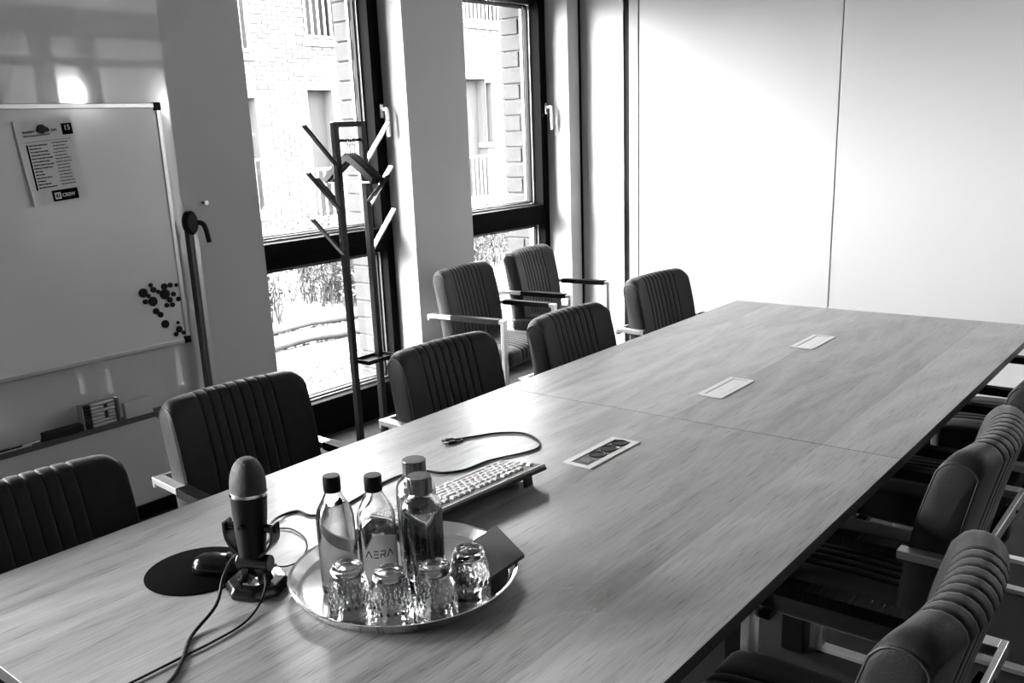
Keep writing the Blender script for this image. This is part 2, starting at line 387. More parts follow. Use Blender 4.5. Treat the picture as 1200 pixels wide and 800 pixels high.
# courtyard planting
rb = random.Random(11)
q = MB()
for i in range(6000):
    x = -2.5-rb.random()**1.2*2.25; y = -.5+rb.random()*6.5; s = .008+rb.random()*.022; a = rb.random()*6
    vs = [(x+s*math.cos(a+k*PI/2)*(1.3 if k % 2 else .8), y+s*math.sin(a+k*PI/2), -.02) for k in range(4)]+[(x, y, -.02+s*.7)]
    q.add(vs, [(0, 1, 4), (1, 2, 4), (2, 3, 4), (3, 0, 4)])
o = q.build('pebbles', MT['stone']); stuff(o); tag(o, 'scattered pebbles and litter on the courtyard ground outside the windows', 'gravel')
for j, (x, y0, y1, s, lb) in enumerate(((-3.95, .3, 4.4, .032, 'weathered edging log nearer the window'), (-4.5, .6, 5.0, .034, 'weathered edging log in front of the shrubs'))):
    pts = [(x+.05*math.sin(y0+i*.8), y0+(y1-y0)*i/14, .02+.01*math.sin(i*2.)) for i in range(15)]
    q = MB(); q.tube(pts, [s*(1+.15*math.sin(i*1.7)) for i in range(15)], 9); tag(q.build('edging_log', MT['log'], smooth=40), lb, 'log')
SH = [(-5.4, 2.35, 1.0, 'leftmost dry leafless shrub beyond the near window'), (-5.4, 4.05, 1.1, 'dry twiggy shrub behind the coat rack, beyond the logs'), (-7.3, 5.5, 1.0, 'dry twiggy shrub farther out, right of the coat rack posts'),
      (-7.3, 3.7, .9, 'low dry shrub set back between the two nearest shrubs'), (-5.8, 6.3, 1.0, 'dry shrub seen low through the far window, left side'), (-6.2, 8.1, 1.1, 'dry shrub seen low through the far window, right side')]
for (x, y, h, lb) in SH:
    r = empty('dry_shrub', lb, 'shrub', (x, y, -.02)); q = MB(); ql = MB()
    for i in range(190):
        a = rb.random()*6.28; l = h*(.2+.55*rb.random()); sp = .40*rb.random(); bx, by = .50*rb.uniform(-1, 1), .50*rb.uniform(-1, 1)
        pts = [(bx+sp*math.cos(a)*t*t+.03*rb.uniform(-1, 1), by+sp*math.sin(a)*t*t+.03*rb.uniform(-1, 1), l*t) for t in (0, .35, .7, 1.)]
        q.tube(pts, [.006, .005, .004, .002], 4)
        for c in range(14):
            t = .25+.75*rb.random(); k = min(2, int(t*3)); p = Vector(pts[k]).lerp(Vector(pts[k+1]), rb.random())+Vector([rb.uniform(-.06, .06) for _ in range(3)])
            s = .014+.030*rb.random(); d1 = Vector([rb.uniform(-1, 1) for _ in range(3)]).normalized()*s; d2 = Vector([rb.uniform(-1, 1) for _ in range(3)]).normalized()*s
            if p.z > .02: ql.add([p-d1, p+d2*.5, p+d1, p-d2*.5], [(0, 1, 2, 3)])
    o = q.build('twigs', MT['twig'], parent=r); stuff(o); o = ql.build('leaves', MT['leafm'], parent=r); stuff(o)

# ------------------------------------------------------------------ tables
MT['alu_light'] = mat('light_aluminium', .52, .4)
TH = .028
def table(name, y0, y1, label, sockets):
    r = empty(name, label, 'table', (.648, (y0+y1)/2, 0)); W = 1.2954; hl = (y1-y0)/2-.0008
    q = MB(); q.box((-W/2, -hl, .75-TH), (W/2, hl, .75), 0)
    top = q.build('tabletop', [MT['oak'], MT['oakedge']], parent=r, bevel=.0012)
    for p in top.data.polygons:
        if abs(p.normal.z) < .5 or p.normal.z < -.5: p.material_index = 1
    q = MB(); a = W/2-.30
    for s in (-1, 1): q.box((s*a-.02, -hl+.12, .66), (s*a+.02, hl-.12, .75-TH))
    for s in (-1, 1): q.box((-a, s*(hl-.14)-.02, .66), (a, s*(hl-.14)+.02, .75-TH))
    q.build('apron', MT['blackmetal'], parent=r)
    for sx_ in (-1, 1):
        for sy in (-1, 1):
            q = MB(); q.box((sx_*(a-.02)-.035, sy*(hl-.20)-.03, 0), (sx_*(a-.02)+.035, sy*(hl-.20)+.03, .66)); q.build('leg', MT['blackmetal'], parent=r, bevel=.004)
    for (xs, ys_, opened) in sockets:
        cx, cy = xs-.648, ys_-(y0+y1)/2
        L, Wd, t = .245, .088, .0035
        q = MB()
        iw, il = (.052, .215)
        q.box((cx-Wd/2, cy-L/2, .75), (cx-iw/2, cy+L/2, .75+t)); q.box((cx+iw/2, cy-L/2, .75), (cx+Wd/2, cy+L/2, .75+t))
        q.box((cx-iw/2, cy-L/2, .75), (cx+iw/2, cy-il/2, .75+t)); q.box((cx-iw/2, cy+il/2, .75), (cx+iw/2, cy+L/2, .75+t))
        f = q.build('socket_frame', MT['alu_light'], parent=r, bevel=.0008)
        if opened:
            q = MB(); q.box((cx-iw/2, cy-il/2, .7502), (cx+iw/2, cy+il/2, .7515)); q.build('socket_tray', MT['usb'], parent=f)
            for k in range(3):
                yy = cy-.022+k*.055
                q = MB(); q.lathe([(.0, .0012), (.017, .0012), (.0195, .0030), (.0225, .0030), (.0225, 0)], 28, (cx, yy, .7512)); o = q.build('outlet', MT['black'], parent=f, smooth=30)
                q = MB(); q.box((cx+.0155, yy+.012, .7515), (cx+.0225, yy+.017, .7555)); q.build('earth_clip', MT['chrome'], parent=f)
            q = MB(); q.box((cx-.016, cy-.090, .7515), (cx+.016, cy-.066, .7528)); q.box((cx-.011, cy-.086, .7528), (cx-.002, cy-.070, .7532)); q.box((cx+.002, cy-.086, .7528), (cx+.011, cy-.070, .7532)); q.build('usb_port', MT['aludark'], parent=f)
        else:
            q = MB(); q.box((cx-iw/2+.003, cy-il/2+.003, .7501), (cx+iw/2-.003, cy+il/2-.003, .7520)); q.build('socket_lid', MT['alu_light'], parent=f, bevel=.0005)
    return r

table('conference_table', -1.824, 0, 'nearer oak-veneer conference table section with the open socket strip and the drinks tray', [(.642, -.370, True)])
table('conference_table', 0, 1.824, 'farther oak-veneer conference table section with two closed socket lids', [(.642, .375, False), (.640, 1.135, False)])

# ------------------------------------------------------------------ chairs (front = +x, origin on the floor under the rear arm bar)
HW = .275
def backrest():
    # side profile: closed loop (x, z) of a rounded slab leaning back
    P0, P1 = Vector((.120, .41)), Vector((.026, .873)); N = 44
    ax = (P1-P0); ln = ax.length; ax.normalize(); nx = Vector((ax.y, -ax.x))     # nx points to the front (+x)
    prof = []
    def th(t): return (.042+.005*math.sin(t*PI))              # half thickness
    R1 = .0425
    for i in range(13): t = .06+.86*i/12; prof.append((P0+ax*ln*t, th(t), 1))
    loop = []
    for p, h, s in prof: bow = .012*math.sin(((p-P0).dot(ax)/ln)*PI); loop.append(p+nx*(h+bow))
    c = P0+ax*(ln-.0425*.95); 
    for i in range(1, 9):
        a = PI*i/9; loop.append(c+nx*(math.cos(a)*R1*1.02)+ax*(math.sin(a)*R1))
    for p, h, s in reversed(prof): bow = .012*math.sin(((p-P0).dot(ax)/ln)*PI); loop.append(p-nx*(h-bow))
    c = P0+ax*.03
    for i in range(1, 6):
        a = PI+PI*i/6; loop.append(c+nx*(math.cos(a)*R1)+ax*(math.sin(a)*.028))
    n = len(loop)
    nor = []
    for i in range(n):
        t = loop[(i+1) % n]-loop[i-1]; t.normalize(); nor.append(Vector((t.y, -t.x)))
    cen = sum(loop, Vector((0, 0)))/n
    if (loop[3]-cen).dot(nor[3]) < 0: nor = [-v for v in nor]
    W = .238
    st = set(); grooves = [(-3.5+i)*.0355 for i in range(8)]
    for g in grooves:
        for d in (-.012, -.0055, -.0025, 0, .0025, .0055, .012): st.add(round(g+d, 5))
    for i in range(-2, 3): st.add(i*.0355)
    for v in (.165, .19, .205, .218, .226, .232, .236, W): st.add(v); st.add(-v)
    st = sorted(st)
    q = MB(); vs = []
    def sta(y, extra=0.):
        d = W-abs(y); inset = 0.
        if d < .012: inset = .012-math.sqrt(max(0, .012**2-(.012-d)**2))
        g = sum(math.exp(-((y-c_)/.0028)**2) for c_ in grooves)*.0040
        puff = 0. if abs(y) > .142 else .0
        cz = 0.
        rc = .045
        if d < rc: cz = rc-math.sqrt(max(0, rc**2-(rc-d)**2))
        res = []
        for i in range(n):
            p = loop[i]-nor[i]*(inset+extra); t = max(0, (p-P0).dot(ax)/ln)
            front = nor[i].dot(nx)
            gd = g*(1. if (front > -.2) else max(0, min(1, (t-.45)/.2)))*min(1, max(0, (t-.04)/.1))
            p = p-nor[i]*gd-ax*cz*max(0, (t-.55)/.45)
            x = p.x+.034*(y/W)**2*(.4+.6*t)
            res.append((x, y, p.y))
        return res
    for y in st: vs += sta(y)
    fs = []
    for k in range(len(st)-1):
        for i in range(n): fs.append((k*n+i, k*n+(i+1) % n, (k+1)*n+(i+1) % n, (k+1)*n+i))
    m = len(st)
    # domed side caps
    capv = []
    for e_, y in ((0, -W), (m-1, W)):
        base = e_*n; c = Vector((0, 0, 0))
        ring = [Vector(vs[base+i]) for i in range(n)]; c = sum(ring, Vector())/n
        r1 = [c+(p-c)*.75 for p in ring]; s = 1 if y > 0 else -1
        o1 = len(vs); vs += [tuple(p+Vector((0, s*.004, 0))) for p in r1]; vs.append(tuple(c+Vector((0, s*.005, 0))))
        for i in range(n): fs.append((base+i, base+(i+1) % n, o1+(i+1) % n, o1+i)); fs.append((o1+i, o1+(i+1) % n, o1+n))
    q.add(vs, fs)
    pip = []
    for s in (-1, 1):
        ring = sta(s*(W-.006), -.0005); pip.append(MB().tube(ring, .0026, 6, closed=True))
    return q, pip
def seat():
    q = MB(); n = 40; x0, x1, z0, z1, W = .075, .535, .365, .470, .245
    st = sorted(set([round(g+d, 4) for g in [(-3.5+i)*.0355 for i in range(8)] for d in (-.01, -.004, 0, .004, .01)]+[s*v for s in (-1, 1) for v in (.17, .2, .22, .234, .241, .245)]))
    loop = []
    def sup(a, e=5.): 
        c, s = math.cos(a), math.sin(a); return (abs(c)**(2/e)*(1 if c > 0 else -1), abs(s)**(2/e)*(1 if s > 0 else -1))
    vs = []
    for y in st:
        d = W-abs(y); ins = 0 if d > .022 else .022-math.sqrt(max(0, .022**2-(.022-d)**2))
        g = sum(math.exp(-((y-(-3.5+i)*.0355)/.004)**2) for i in range(8))*.006
        for k in range(n):
            u, v = sup(2*PI*k/n); x = (x0+x1)/2+u*((x1-x0)/2-ins); z = (z0+z1)/2+v*((z1-z0)/2-ins)
            if v > .3: z += .012*(1-(y/W)**2)*(1-u*u) - g*(1 if v > .3 else 0)
            if u > .8 and v > -.2: x -= g
            vs.append((x, y, z-.02*(x0+.46-x)/.46*0))
    fs = []
    for k in range(len(st)-1):
        for i in range(n): fs.append((k*n+i, k*n+(i+1) % n, (k+1)*n+(i+1) % n, (k+1)*n+i))
    fs += [tuple(range(n)), tuple(reversed(range((len(st)-1)*n, len(st)*n)))]
    return q.add(vs, fs)
def make_chair(label):
    r = empty('conference_armchair', label, 'chair', group='channel-stitched conference armchairs')
    bq, pip = backrest(); bk = bq.build('backrest', MT['fabric'], parent=r, smooth=60); [p_.build('piping', MT['thread'], parent=bk, smooth=180) for p_ in pip]
    seat().build('seat', MT['fabric'], parent=r, smooth=50)
    AZ = .618
    for s in (-1, 1):
        y = s*(HW-.0175)
        q = MB(); q.box((.022, y-.0175, AZ), (.52, y+.0175, AZ+.020)); q.box((.50, y-.0175, 0), (.52, y+.0175, AZ)); q.box((-.02, y-.0175, 0), (.50, y+.0175, .016))
        q.build('side_frame', MT['steel'], parent=r, bevel=.0015)
        q = MB(); x0, x1 = .17, .485; n = 26
        for k in range(n):
            a = x0+(x1-x0)*k/n; q.box((a+.0008, y-.0215, AZ-.003), (a+(x1-x0)/n-.0008, y+.0215, AZ+.0245))
        q.box((x0, y-.0205, AZ-.002), (x1, y+.0205, AZ+.0235))
        q.build('arm_pad', MT['pad'], parent=r, bevel=.001)
    q = MB(); q.box((.010, -HW, AZ-.012), (.022, HW, AZ+.020)); q.build('rear_bar', MT['steel'], parent=r, bevel=.0015)
    q = MB(); q.box((.47, -HW+.03, .345), (.50, HW-.03, .365)); q.box((.10, -HW+.03, .345), (.13, HW-.03, .365)); q.build('seat_rail', MT['blackmetal'], parent=r)
    for s in (-1, 1):
        q = MB(); q.bar((.125, s*.16, .365), (.02, s*.16, AZ+.005), .03, .008, (0, 1, 0)); q.build('back_support', MT['blackmetal'], parent=r)
    return r
D = math.radians
CH = [((-.25, -1.53, 0), D(-2), 'charcoal armchair in the left row, nearest the camera under the marker tray'),
      ((-.53, -.745, 0), D(-5), 'charcoal armchair behind the desk microphone, its back hiding the foot of the whiteboard'),
      ((-.36, .03, 0), D(-4), 'charcoal armchair beside the table joint, right of the coat rack foot'),
      ((-.29, .72, 0), D(-1), 'charcoal armchair in front of the chair standing against the window pillar'),
      ((-.45, 1.72, 0), D(-3), 'charcoal armchair by the far left table corner, in front of the white partition'),
      ((-1.60, 1.54, 0), D(5), 'charcoal armchair standing against the pillar between the windows'),
      ((-1.735, 2.33, 0), D(6), 'charcoal armchair standing in front of the far window'),
      ((1.67, -.84, 0), PI, 'charcoal armchair on the right side of the table, nearest the camera'),
      ((1.55, -.02, 0), PI, 'charcoal armchair on the right side of the table, second from the camera'),
      ((1.555, .70, 0), PI, 'charcoal armchair on the right side of the table, third from the camera'),
      ((1.60, 1.46, 0), PI, "farthest charcoal armchair on the table's right side, only an arm end showing")]
c0 = make_chair(CH[0][2])
c0.location = CH[0][0]; c0.rotation_euler = (0, 0, CH[0][1])
for loc, rz, lb in CH[1:]: dup(c0, lb, loc, rz)

# ------------------------------------------------------------------ mobile whiteboard
r = empty('mobile_whiteboard', 'large mobile whiteboard with silver frame and black clamp on the left wall side', 'whiteboard', (-1.675, -.90, 0))
Z0, Z1, YL, YR = .757, 1.775, -.80, .752
q = MB(); q.box((-.012, YL+.012, Z0+.012), (.004, YR-.012, Z1-.012)); q.build('writing_surface', MT['board'], parent=r)
q = MB(); t = .02
for a, c in (((-.014, YL, Z0), (.010, YR, Z0+t)), ((-.014, YL, Z1-t), (.010, YR, Z1)), ((-.014, YL, Z0+t), (.010, YL+t, Z1-t)), ((-.014, YR-t, Z0+t), (.010, YR, Z1-t))): q.box(a, c)
q.build('board_frame', MT['alu'], parent=r, bevel=.003)
for y in (YL, YR):
    for z in (Z0, Z1):
        sy = 1 if y > 0 else -1; sz = 1 if z > 1 else -1
        q = MB(); q.box((-.016, min(y+.003*sy, y-.03*sy), min(z+.003*sz, z-.03*sz)), (.013, max(y+.003*sy, y-.03*sy), max(z+.003*sz, z-.03*sz))); q.build('corner_cap', MT['blackmetal'], parent=r, bevel=.004)
for s, y in ((1, .825), (-1, -.875)):
    q = MB(); q.box((-.020, y-.018, .05), (.016, y+.018, 1.25)); p = q.build('post', MT['aludark'], parent=r, bevel=.003)
    q = MB(); q.box((.0, y+.000 if s > 0 else y-.024, .06), (.022, y+.024 if s > 0 else y, 1.25)); q.build('post_lit_side', MT['alu'], parent=p, bevel=.002)  # paler strip puts the lit side of the post into the colour
    q = MB(); q.box((-.045, y-.03, .0), (.42, y+.03, .05)); q.build('foot', MT['aludark'], parent=r, bevel=.006)
    if s > 0:
        q = MB(); q.lathe([(0, 0), (.033, 0), (.038, .006), (.038, .034), (.031, .044), (0, .046)], 28)
        for i, v in enumerate(q.v): q.v[i] = (v[2]+.006, y-.012+v[0]*.85, 1.275+v[1]*1.35)
        k = q.build('clamp_knob', MT['magnet'], parent=r, smooth=40)
        q = MB(); q.tube(smoothpath([(.035, y+.0, 1.275), (.05, y+.030, 1.270), (.052, y+.045, 1.245), (.052, y+.055, 1.185)]), .011, 10); q.build('clamp_lever', MT['magnet'], parent=k, smooth=50)
q = MB(); q.box((-.014, -.86, .485), (.002, .81, .500)); q.build('crossbar', MT['aludark'], parent=r, bevel=.002)
q = MB(); q.box((.002, -.86, .487), (.072, .515, .491)); q.box((.072, -.86, .487), (.080, .515, .509)); q.tube([(.074, .505, .487), (.074, .527, .487)], .012, 12)
q.build('pen_tray', MT['aludark'], parent=r)

TX = -1.675
# things on the pen tray
tag(MB().box((-.0, -.0, 0), (.045, .155, .042)).build('board_eraser', MT['rub'], bevel=.004, loc=(TX+.012, -.862, .4915)), 'black felt board eraser left of the marker pack on the pen tray', 'eraser')
r = empty('marker_pack', 'clear pack with rows of board markers leaning on the pen tray', 'marker pack', (TX+.006, -.700, .4915), 0)
q = MB(); q.box((0, 0, 0), (.045, .004, .11)); q.box((0, .156, 0), (.045, .16, .11)); q.box((0, 0, 0), (.045, .16, .004)); q.box((0, 0, 0), (.003, .16, .11)); q.build('case', MT['pack'], parent=r)
for k in range(7):
    q = MB(); q.tube([(.020, .045, .012+k*.0145), (.020, .148, .012+k*.0145)], .0065, 10); m_ = q.build('marker', MT['mark'], parent=r, smooth=40)
    q = MB(); q.tube([(.020, .004, .012+k*.0145), (.020, .045, .012+k*.0145)], .0069, 10); q.build('cap', MT['magnet'], parent=m_, smooth=40)
    if k in (2, 3, 5): q = MB(); q.tube([(.020, .10, .012+k*.0145), (.020, .116, .012+k*.0145)], .0068, 10); q.build('band', MT['magnet'], parent=m_, smooth=40)
tag(MB().box((0, 0, 0), (.03, .125, .075)).build('paper_box', mat('pale_card', .5, .6), bevel=.002, loc=(TX+.012, -.515, .4915)), 'plain pale card box at the right end of the pen tray', 'box')
MK = [(-1.015, .030, 'black board marker lying at the left end of the pen tray', 'magnet'), (-.99, .052, 'pale board marker in front of the black ones on the pen tray', 'mark'), (-1.16, .045, 'black board marker farthest left on the pen tray', 'magnet'), (-.925, .022, 'slim pale marker next to the eraser on the pen tray', 'mark')]
for y, x, lb, m_ in MK:
    rr = empty('board_marker', lb, 'marker', (TX+x, y-.06, .500), 0, 'loose markers on the pen tray')
    L = .13 if y > -1.1 else .14
    if y == -.925: L = .115
    q = MB(); q.tube([(0, 0, 0), (0, L*.68, 0)], .0075, 10); q.build('barrel', MT[m_], parent=rr, smooth=40)
    q = MB(); q.tube([(0, L*.68, 0), (0, L, 0)], .0083, 10); q.build('cap', MT['magnet'] if m_ == 'magnet' else MT['chrome'], parent=rr, smooth=40)

# magnets
MG = [(-.34,1.006,.0195),(-.301,1.033,.009),(-.291,1.012,.0125),(-.336,.967,.0105),(-.301,.963,.0205),(-.239,1.018,.0145),(-.241,.985,.0225),(-.210,1.020,.011),(-.181,1.016,.0085),(-.200,.979,.0105),(-.2205,.957,.012),(-.179,.954,.0105),(-.239,.936,.0105),(-.211,.934,.0105),(-.292,.919,.0135),(-.274,.901,.0125),(-.258,.857,.0175),(-.197,.852,.007),(-.195,.822,.0145),(-.213,.803,.0105),(-.176,.803,.009),(-.318,.990,.009),(-.270,1.000,.009)]
def mrow(z): return 'top' if z > .998 else 'second' if z > .94 else 'third' if z > .89 else 'bottom'
ORD = ['first', 'second', 'third', 'fourth', 'fifth', 'sixth', 'seventh']
def mlabel(y, z, s):
    row = sorted(m[0] for m in MG if mrow(m[1]) == mrow(z)+'')
    same = sorted((m[0], m[1]) for m in MG if mrow(m[1]) == mrow(z)); k = same.index((y, z))
    return '%s black magnet, %s from the left in the %s row of the whiteboard cluster' % ('large' if s > .017 else 'small' if s < .0115 else 'medium', ORD[k], mrow(z))
for i, (y, z, s) in enumerate(MG):
    q = MB(); q.lathe([(0, 0), (s, 0), (s, .006), (s*.9, .008), (0, .0085)], 20)
    for j, v in enumerate(q.v): q.v[j] = (v[2], v[0], v[1])
    o = q.build('magnet', MT['magnet'], smooth=40, loc=(TX+.004, y, z))
    tag(o, mlabel(y, z, s), 'magnet', 'black magnets in the whiteboard cluster')
# poster
def textobj(name, s, size, m, parent, org, u, v, bold=.0, depth=.0004):
    cu = bpy.data.curves.new('t', 'FONT'); cu.body = s; cu.size = size; cu.extrude = depth; cu.offset = bold
    to = bpy.data.objects.new('t', cu); COL.objects.link(to)
    dg = bpy.context.evaluated_depsgraph_get(); me = bpy.data.meshes.new_from_object(to.evaluated_get(dg)); bpy.data.objects.remove(to)
    u = Vector(u); v = Vector(v); n_ = u.cross(v)
    for vt in me.vertices: vt.co = Vector(org)+u*vt.co.x+v*vt.co.y+n_*vt.co.z
    me.name = name; me.materials.clear(); me.materials.append(m)
    return place(name, me, parent)
r = empty('poster', 'paper schedule with a black number box and lettering hung on the whiteboard', 'poster', (TX+.0055, -.760, 1.712), 0)
PW, PH = .225, .315
tilt = -math.atan2(.024, .225)*0
# u runs to the right (+y), v up; the sheet hangs slightly rotated and its left edge curls off the board
rotp = math.radians(-4.5)
U = Vector((0, math.cos(rotp), -math.sin(rotp)*0+.075)).normalized(); V = Vector((0, -.075, 1)).normalized()
q = MB(); nu, nv = 14, 4; th_ = .0006
def curl(s): return .0 + .018*max(0, (.12-s)/.12)**1.5
for lay in (0, 1):
    for j in range(nv+1):
        for i in range(nu+1):
            s = i/nu; p = U*(s*PW)+V*(-PH*j/nv)+Vector((curl(s)*(.3+.7*j/nv)+lay*th_, 0, 0)); q.v.append(tuple(p))
S_ = (nu+1)*(nv+1)
for lay in (0, 1):
    for j in range(nv):
        for i in range(nu):
            a = lay*S_+j*(nu+1)+i; f = (a, a+nu+1, a+nu+2, a+1); q.f.append(f if lay else f[::-1]); q.m.append(0)
rim = [i for i in range(nu+1)]+[j*(nu+1)+nu for j in range(1, nv+1)]+[nv*(nu+1)+i for i in range(nu-1, -1, -1)]+[j*(nu+1) for j in range(nv-1, 0, -1)]
for k in range(len(rim)): a, b_ = rim[k], rim[(k+1) % len(rim)]; q.f.append((a, b_, b_+S_, a+S_)); q.m.append(0)
q.build('sheet', MT['paper'], parent=r, smooth=60)
def PP(u, v, h=.0012): return U*u+V*(-v)+Vector((h, 0, 0))
def prect(Q, u0, v0, u1, v1, h=.0012):
    vs = [PP(u0, v1, h), PP(u1, v1, h), PP(u1, v0, h), PP(u0, v0, h)]; Q.add(vs, [(0, 1, 2, 3)])
    vs2 = [p-Vector((.0006, 0, 0)) for p in vs]; Q.add(vs+vs2, [(4, 7, 6, 5), (0, 4, 5, 1), (1, 5, 6, 2), (2, 6, 7, 3), (3, 7, 4, 0)])
textobj('heading', 'KI-EVENT KALENDER 2020', .0112, MT['ink'], r, PP(.028, .048), U, V, .0003)
textobj('subheading', 'DEUTSCHLAND & EUROPA', .0085, MT['ink'], r, PP(.028, .061), U, V, .0001)
q = MB(); prect(q, .180, .024, .222, .066); nb = q.build('number_box', MT['ink'], parent=r)
textobj('number', '15', .026, MT['paper'], nb, PP(.188, .049, .0020), U, V, .0003)
q = MB(); prect(q, .03, .080, .208, .0812); prect(q, .03, .090, .037, .258)
rb = random.Random(5)
for i in range(14):
    v = .092+i*.012; u = .041
    end = .041+.028+rb.random()*.065
    while u < end: l = .005+rb.random()*.014; prect(q, u, v, min(u+l, end), v+.0042); u += l+.0018
    u = .128+(.003 if i % 3 else 0); end = .128+.05+rb.random()*.015
    while u < end: l = .003+rb.random()*.01; prect(q, u, v-.003, min(u+l, end), v+.0008-.0006); u += l+.0018
q.build('printed_lines', MT['ink'], parent=r)
q = MB(); prect(q, .085, .266, .188, .308); lb_ = q.build('logo_block', MT['ink'], parent=r)
q = MB(); prect(q, .094, .275, .119, .300, .0018); q.build('logo_square', MT['paper'], parent=lb_)
textobj('logo_letters', 'KI', .017, MT['ink'], lb_, PP(.0975, .2935, .0024), U, V, .0006)
textobj('logo_word', 'CREW', .0180, MT['paper'], lb_, PP(.1235, .2940, .0020), U, V, .0005)
for (y, z, s, lb2) in ((-.657, 1.683, .0165, 'larger round black magnet holding the schedule to the whiteboard'), (-.640, 1.681, .0095, 'small round black magnet touching the larger one on the schedule')):
    q = MB(); q.lathe([(0, 0), (s, 0), (s, .006), (s*.9, .008), (0, .0085)], 20)
    for j, v in enumerate(q.v): q.v[j] = (v[2], v[0], v[1])
    tag(q.build('magnet', MT['magnet'], smooth=40, loc=(TX+.009, y, z)), lb2, 'magnet')
# wall peg
r = empty('wall_peg', 'small metal peg on the bare wall right of the whiteboard clamp', 'peg', (XW, .055, 1.348))
q = MB(); q.tube([(0, 0, 0), (.022, 0, 0)], .006, 12); q.build('pin', MT['blackmetal'], parent=r); q = MB(); q.tube([(.022, 0, 0), (.030, 0, 0)], .010, 14); q.build('knob', MT['chrome'], parent=r, smooth=40)

# ------------------------------------------------------------------ coat rack
r = empty('coat_rack', 'slim dark metal coat rack with slanted flat arms in front of the near window', 'coat rack', (-1.45, .69, 0))
py = (-.085, .085)
for y in py: q = MB(); q.box((-.016, y-.014, .01), (.016, y+.014, 1.675)); q.build('post', MT['rackmetal'], parent=r, bevel=.002)
q = MB(); q.box((-.016, -.071, 1.651), (.016, .071, 1.675)); q.build('top_bar', MT['rackmetal'], parent=r, bevel=.002)
q = MB(); q.tube([(0, -.071, 1.590), (0, .071, 1.590)], .007, 10); q.build('hanging_rail', MT['blackmetal'], parent=r)
for s in (-1, 1):
    for z in (1.48, 1.27, 1.06):
        q = MB(); q.bar((0, s*.092, z), (0, s*.265, z+.185), .028, .010, (0, 0, 1)); q.build('arm', MT['rackarm'] if 'rackarm' in MT else MT['steel'] if s > 0 else MT['rackmetal'], parent=r, bevel=.002)  # right arms get brighter steel: their lit look is put into the colour
    q = MB(); q.bar((s*.014, s*.085, 1.30), (s*.16, s*.085, 1.42), .028, .010, (0, 0, 1)); q.build('arm', MT['rackmetal'], parent=r, bevel=.002)
q = MB(); q.box((-.03, -.07, .515), (.09, .13, .520)); q.box((.084, -.07, .520), (.09, .13, .535)); q.box((-.03, -.07, .520), (-.024, .13, .535)); q.box((-.024, -.07, .520), (.084, -.064, .535)); q.box((-.024, .124, .520), (.084, .13, .535))
q.build('tray', MT['blackmetal'], parent=r)
q = MB(); q.box((-.16, -.20, 0), (.16, .20, .012)); q.build('base_plate', MT['rackmetal'], parent=r, bevel=.002)
h0 = None
for k, (dy, lbh) in enumerate(((-.024, 'first'), (-.008, 'second'), (.008, 'third'), (.024, 'fourth'))):
    lb = lbh + ' black coat hanger from the left on the rack rail'
    if h0 is None:
        h0 = empty('coat_hanger', lb, 'hanger', (-1.45, .69+dy, 1.52), D(-8), 'black hangers on the coat rack rail')
        q = MB(); pts = [(.0, 0, 0), (.0, 0, .04)]+[(.022*math.sin(a)*1.+.0, 0, .062-.022*math.cos(a)) for a in [PI*i/8 for i in range(0, 11)]]
        pts = [(0, 0, -.01), (0, 0, .035)]+[(.019*math.cos(a), 0, .060+.019*math.sin(a)) for a in [-PI/2+PI*1.35*i/10 for i in range(11)]]
        q.tube(pts, .0016, 6); q.build('hook', MT['chrome'], parent=h0, smooth=60)
        q = MB()
        for s in (-1, 1):
            for i in range(6):
                t0, t1 = i/6, (i+1)/6
                f = lambda t: (s*.205*t, 0, -.005-.112*t**1.1)
                q.bar(f(t0), f(t1), .013+.004*t0, .034-.004*t0, (0, 0, 1))
        q.build('shoulders', MT['black'], parent=h0)
        q = MB(); q.tube([(-.18, 0, -.125), (.18, 0, -.125)], .003, 6); q.build('trouser_bar', MT['chrome'], parent=h0)
    else: dup(h0, lb, (-1.45, .69+dy, 1.52), D((-8, -6, -9, -7)[k]))

# ------------------------------------------------------------------ tray and its contents
ZB = .750; TC = (.712, -1.192)
r = empty('serving_tray', 'round polished steel serving tray with raised rim', 'tray', (TC[0], TC[1], ZB))
q = MB(); q.lathe([(0, .001), (.196, .001), (.206, .004), (.219, .024), (.224, .0255), (.2255, .0245), (.2235, .0225), (.209, .0015), (.199, -.0), (0, -.0)][::-1], 96)
q.build('tray_dish', MT['tray'], parent=r, smooth=35)
ZG = ZB+.0012
def bottle_profile(kind):
    if kind == 'aera':
        o = [(0, .003), (.022, .002), (.031, 0), (.0355, .004), (.0362, .012), (.0362, .154), (.0355, .162), (.0325, .173), (.0265, .184), (.0200, .196), (.0160, .206), (.0140, .214), (.0138, .226)]
        i = [(.0112, .226), (.0112, .214), (.0135, .204), (.0175, .195), (.0240, .183), (.0300, .172), (.0330, .161), (.0335, .153), (.0335, .014), (.030, .009), (0, .011)]
    else:
        o = [(0, .003), (.026, .002), (.035, 0), (.039, .004), (.0395, .012), (.0395, .165), (.0385, .174), (.034, .186), (.027, .193), (.0225, .196), (.0215, .204)]
        i = [(.0190, .204), (.0190, .196), (.025, .190), (.0325, .182), (.036, .172), (.0367, .163), (.0367, .014), (.033, .008), (0, .009)]
    return o, i
def water_profile(kind, level):
    o, i = bottle_profile(kind); ins = sorted([(r_, z) for r_, z in i if r_ > 0], key=lambda t: t[1])
    pr = [(0, .0105 if kind == 'aera' else .0085)]
    lastr = None
    for k, (r_, z) in enumerate(ins):
        if z < level: pr.append((r_+.0004, z-.0003 if k == 0 else z)); lastr = (r_, z); nxt = ins[k+1]
    t = (level-lastr[1])/(nxt[1]-lastr[1]); rr = lastr[0]+(nxt[0]-lastr[0])*t
    return pr+[(rr+.0004, level), (0, level)]
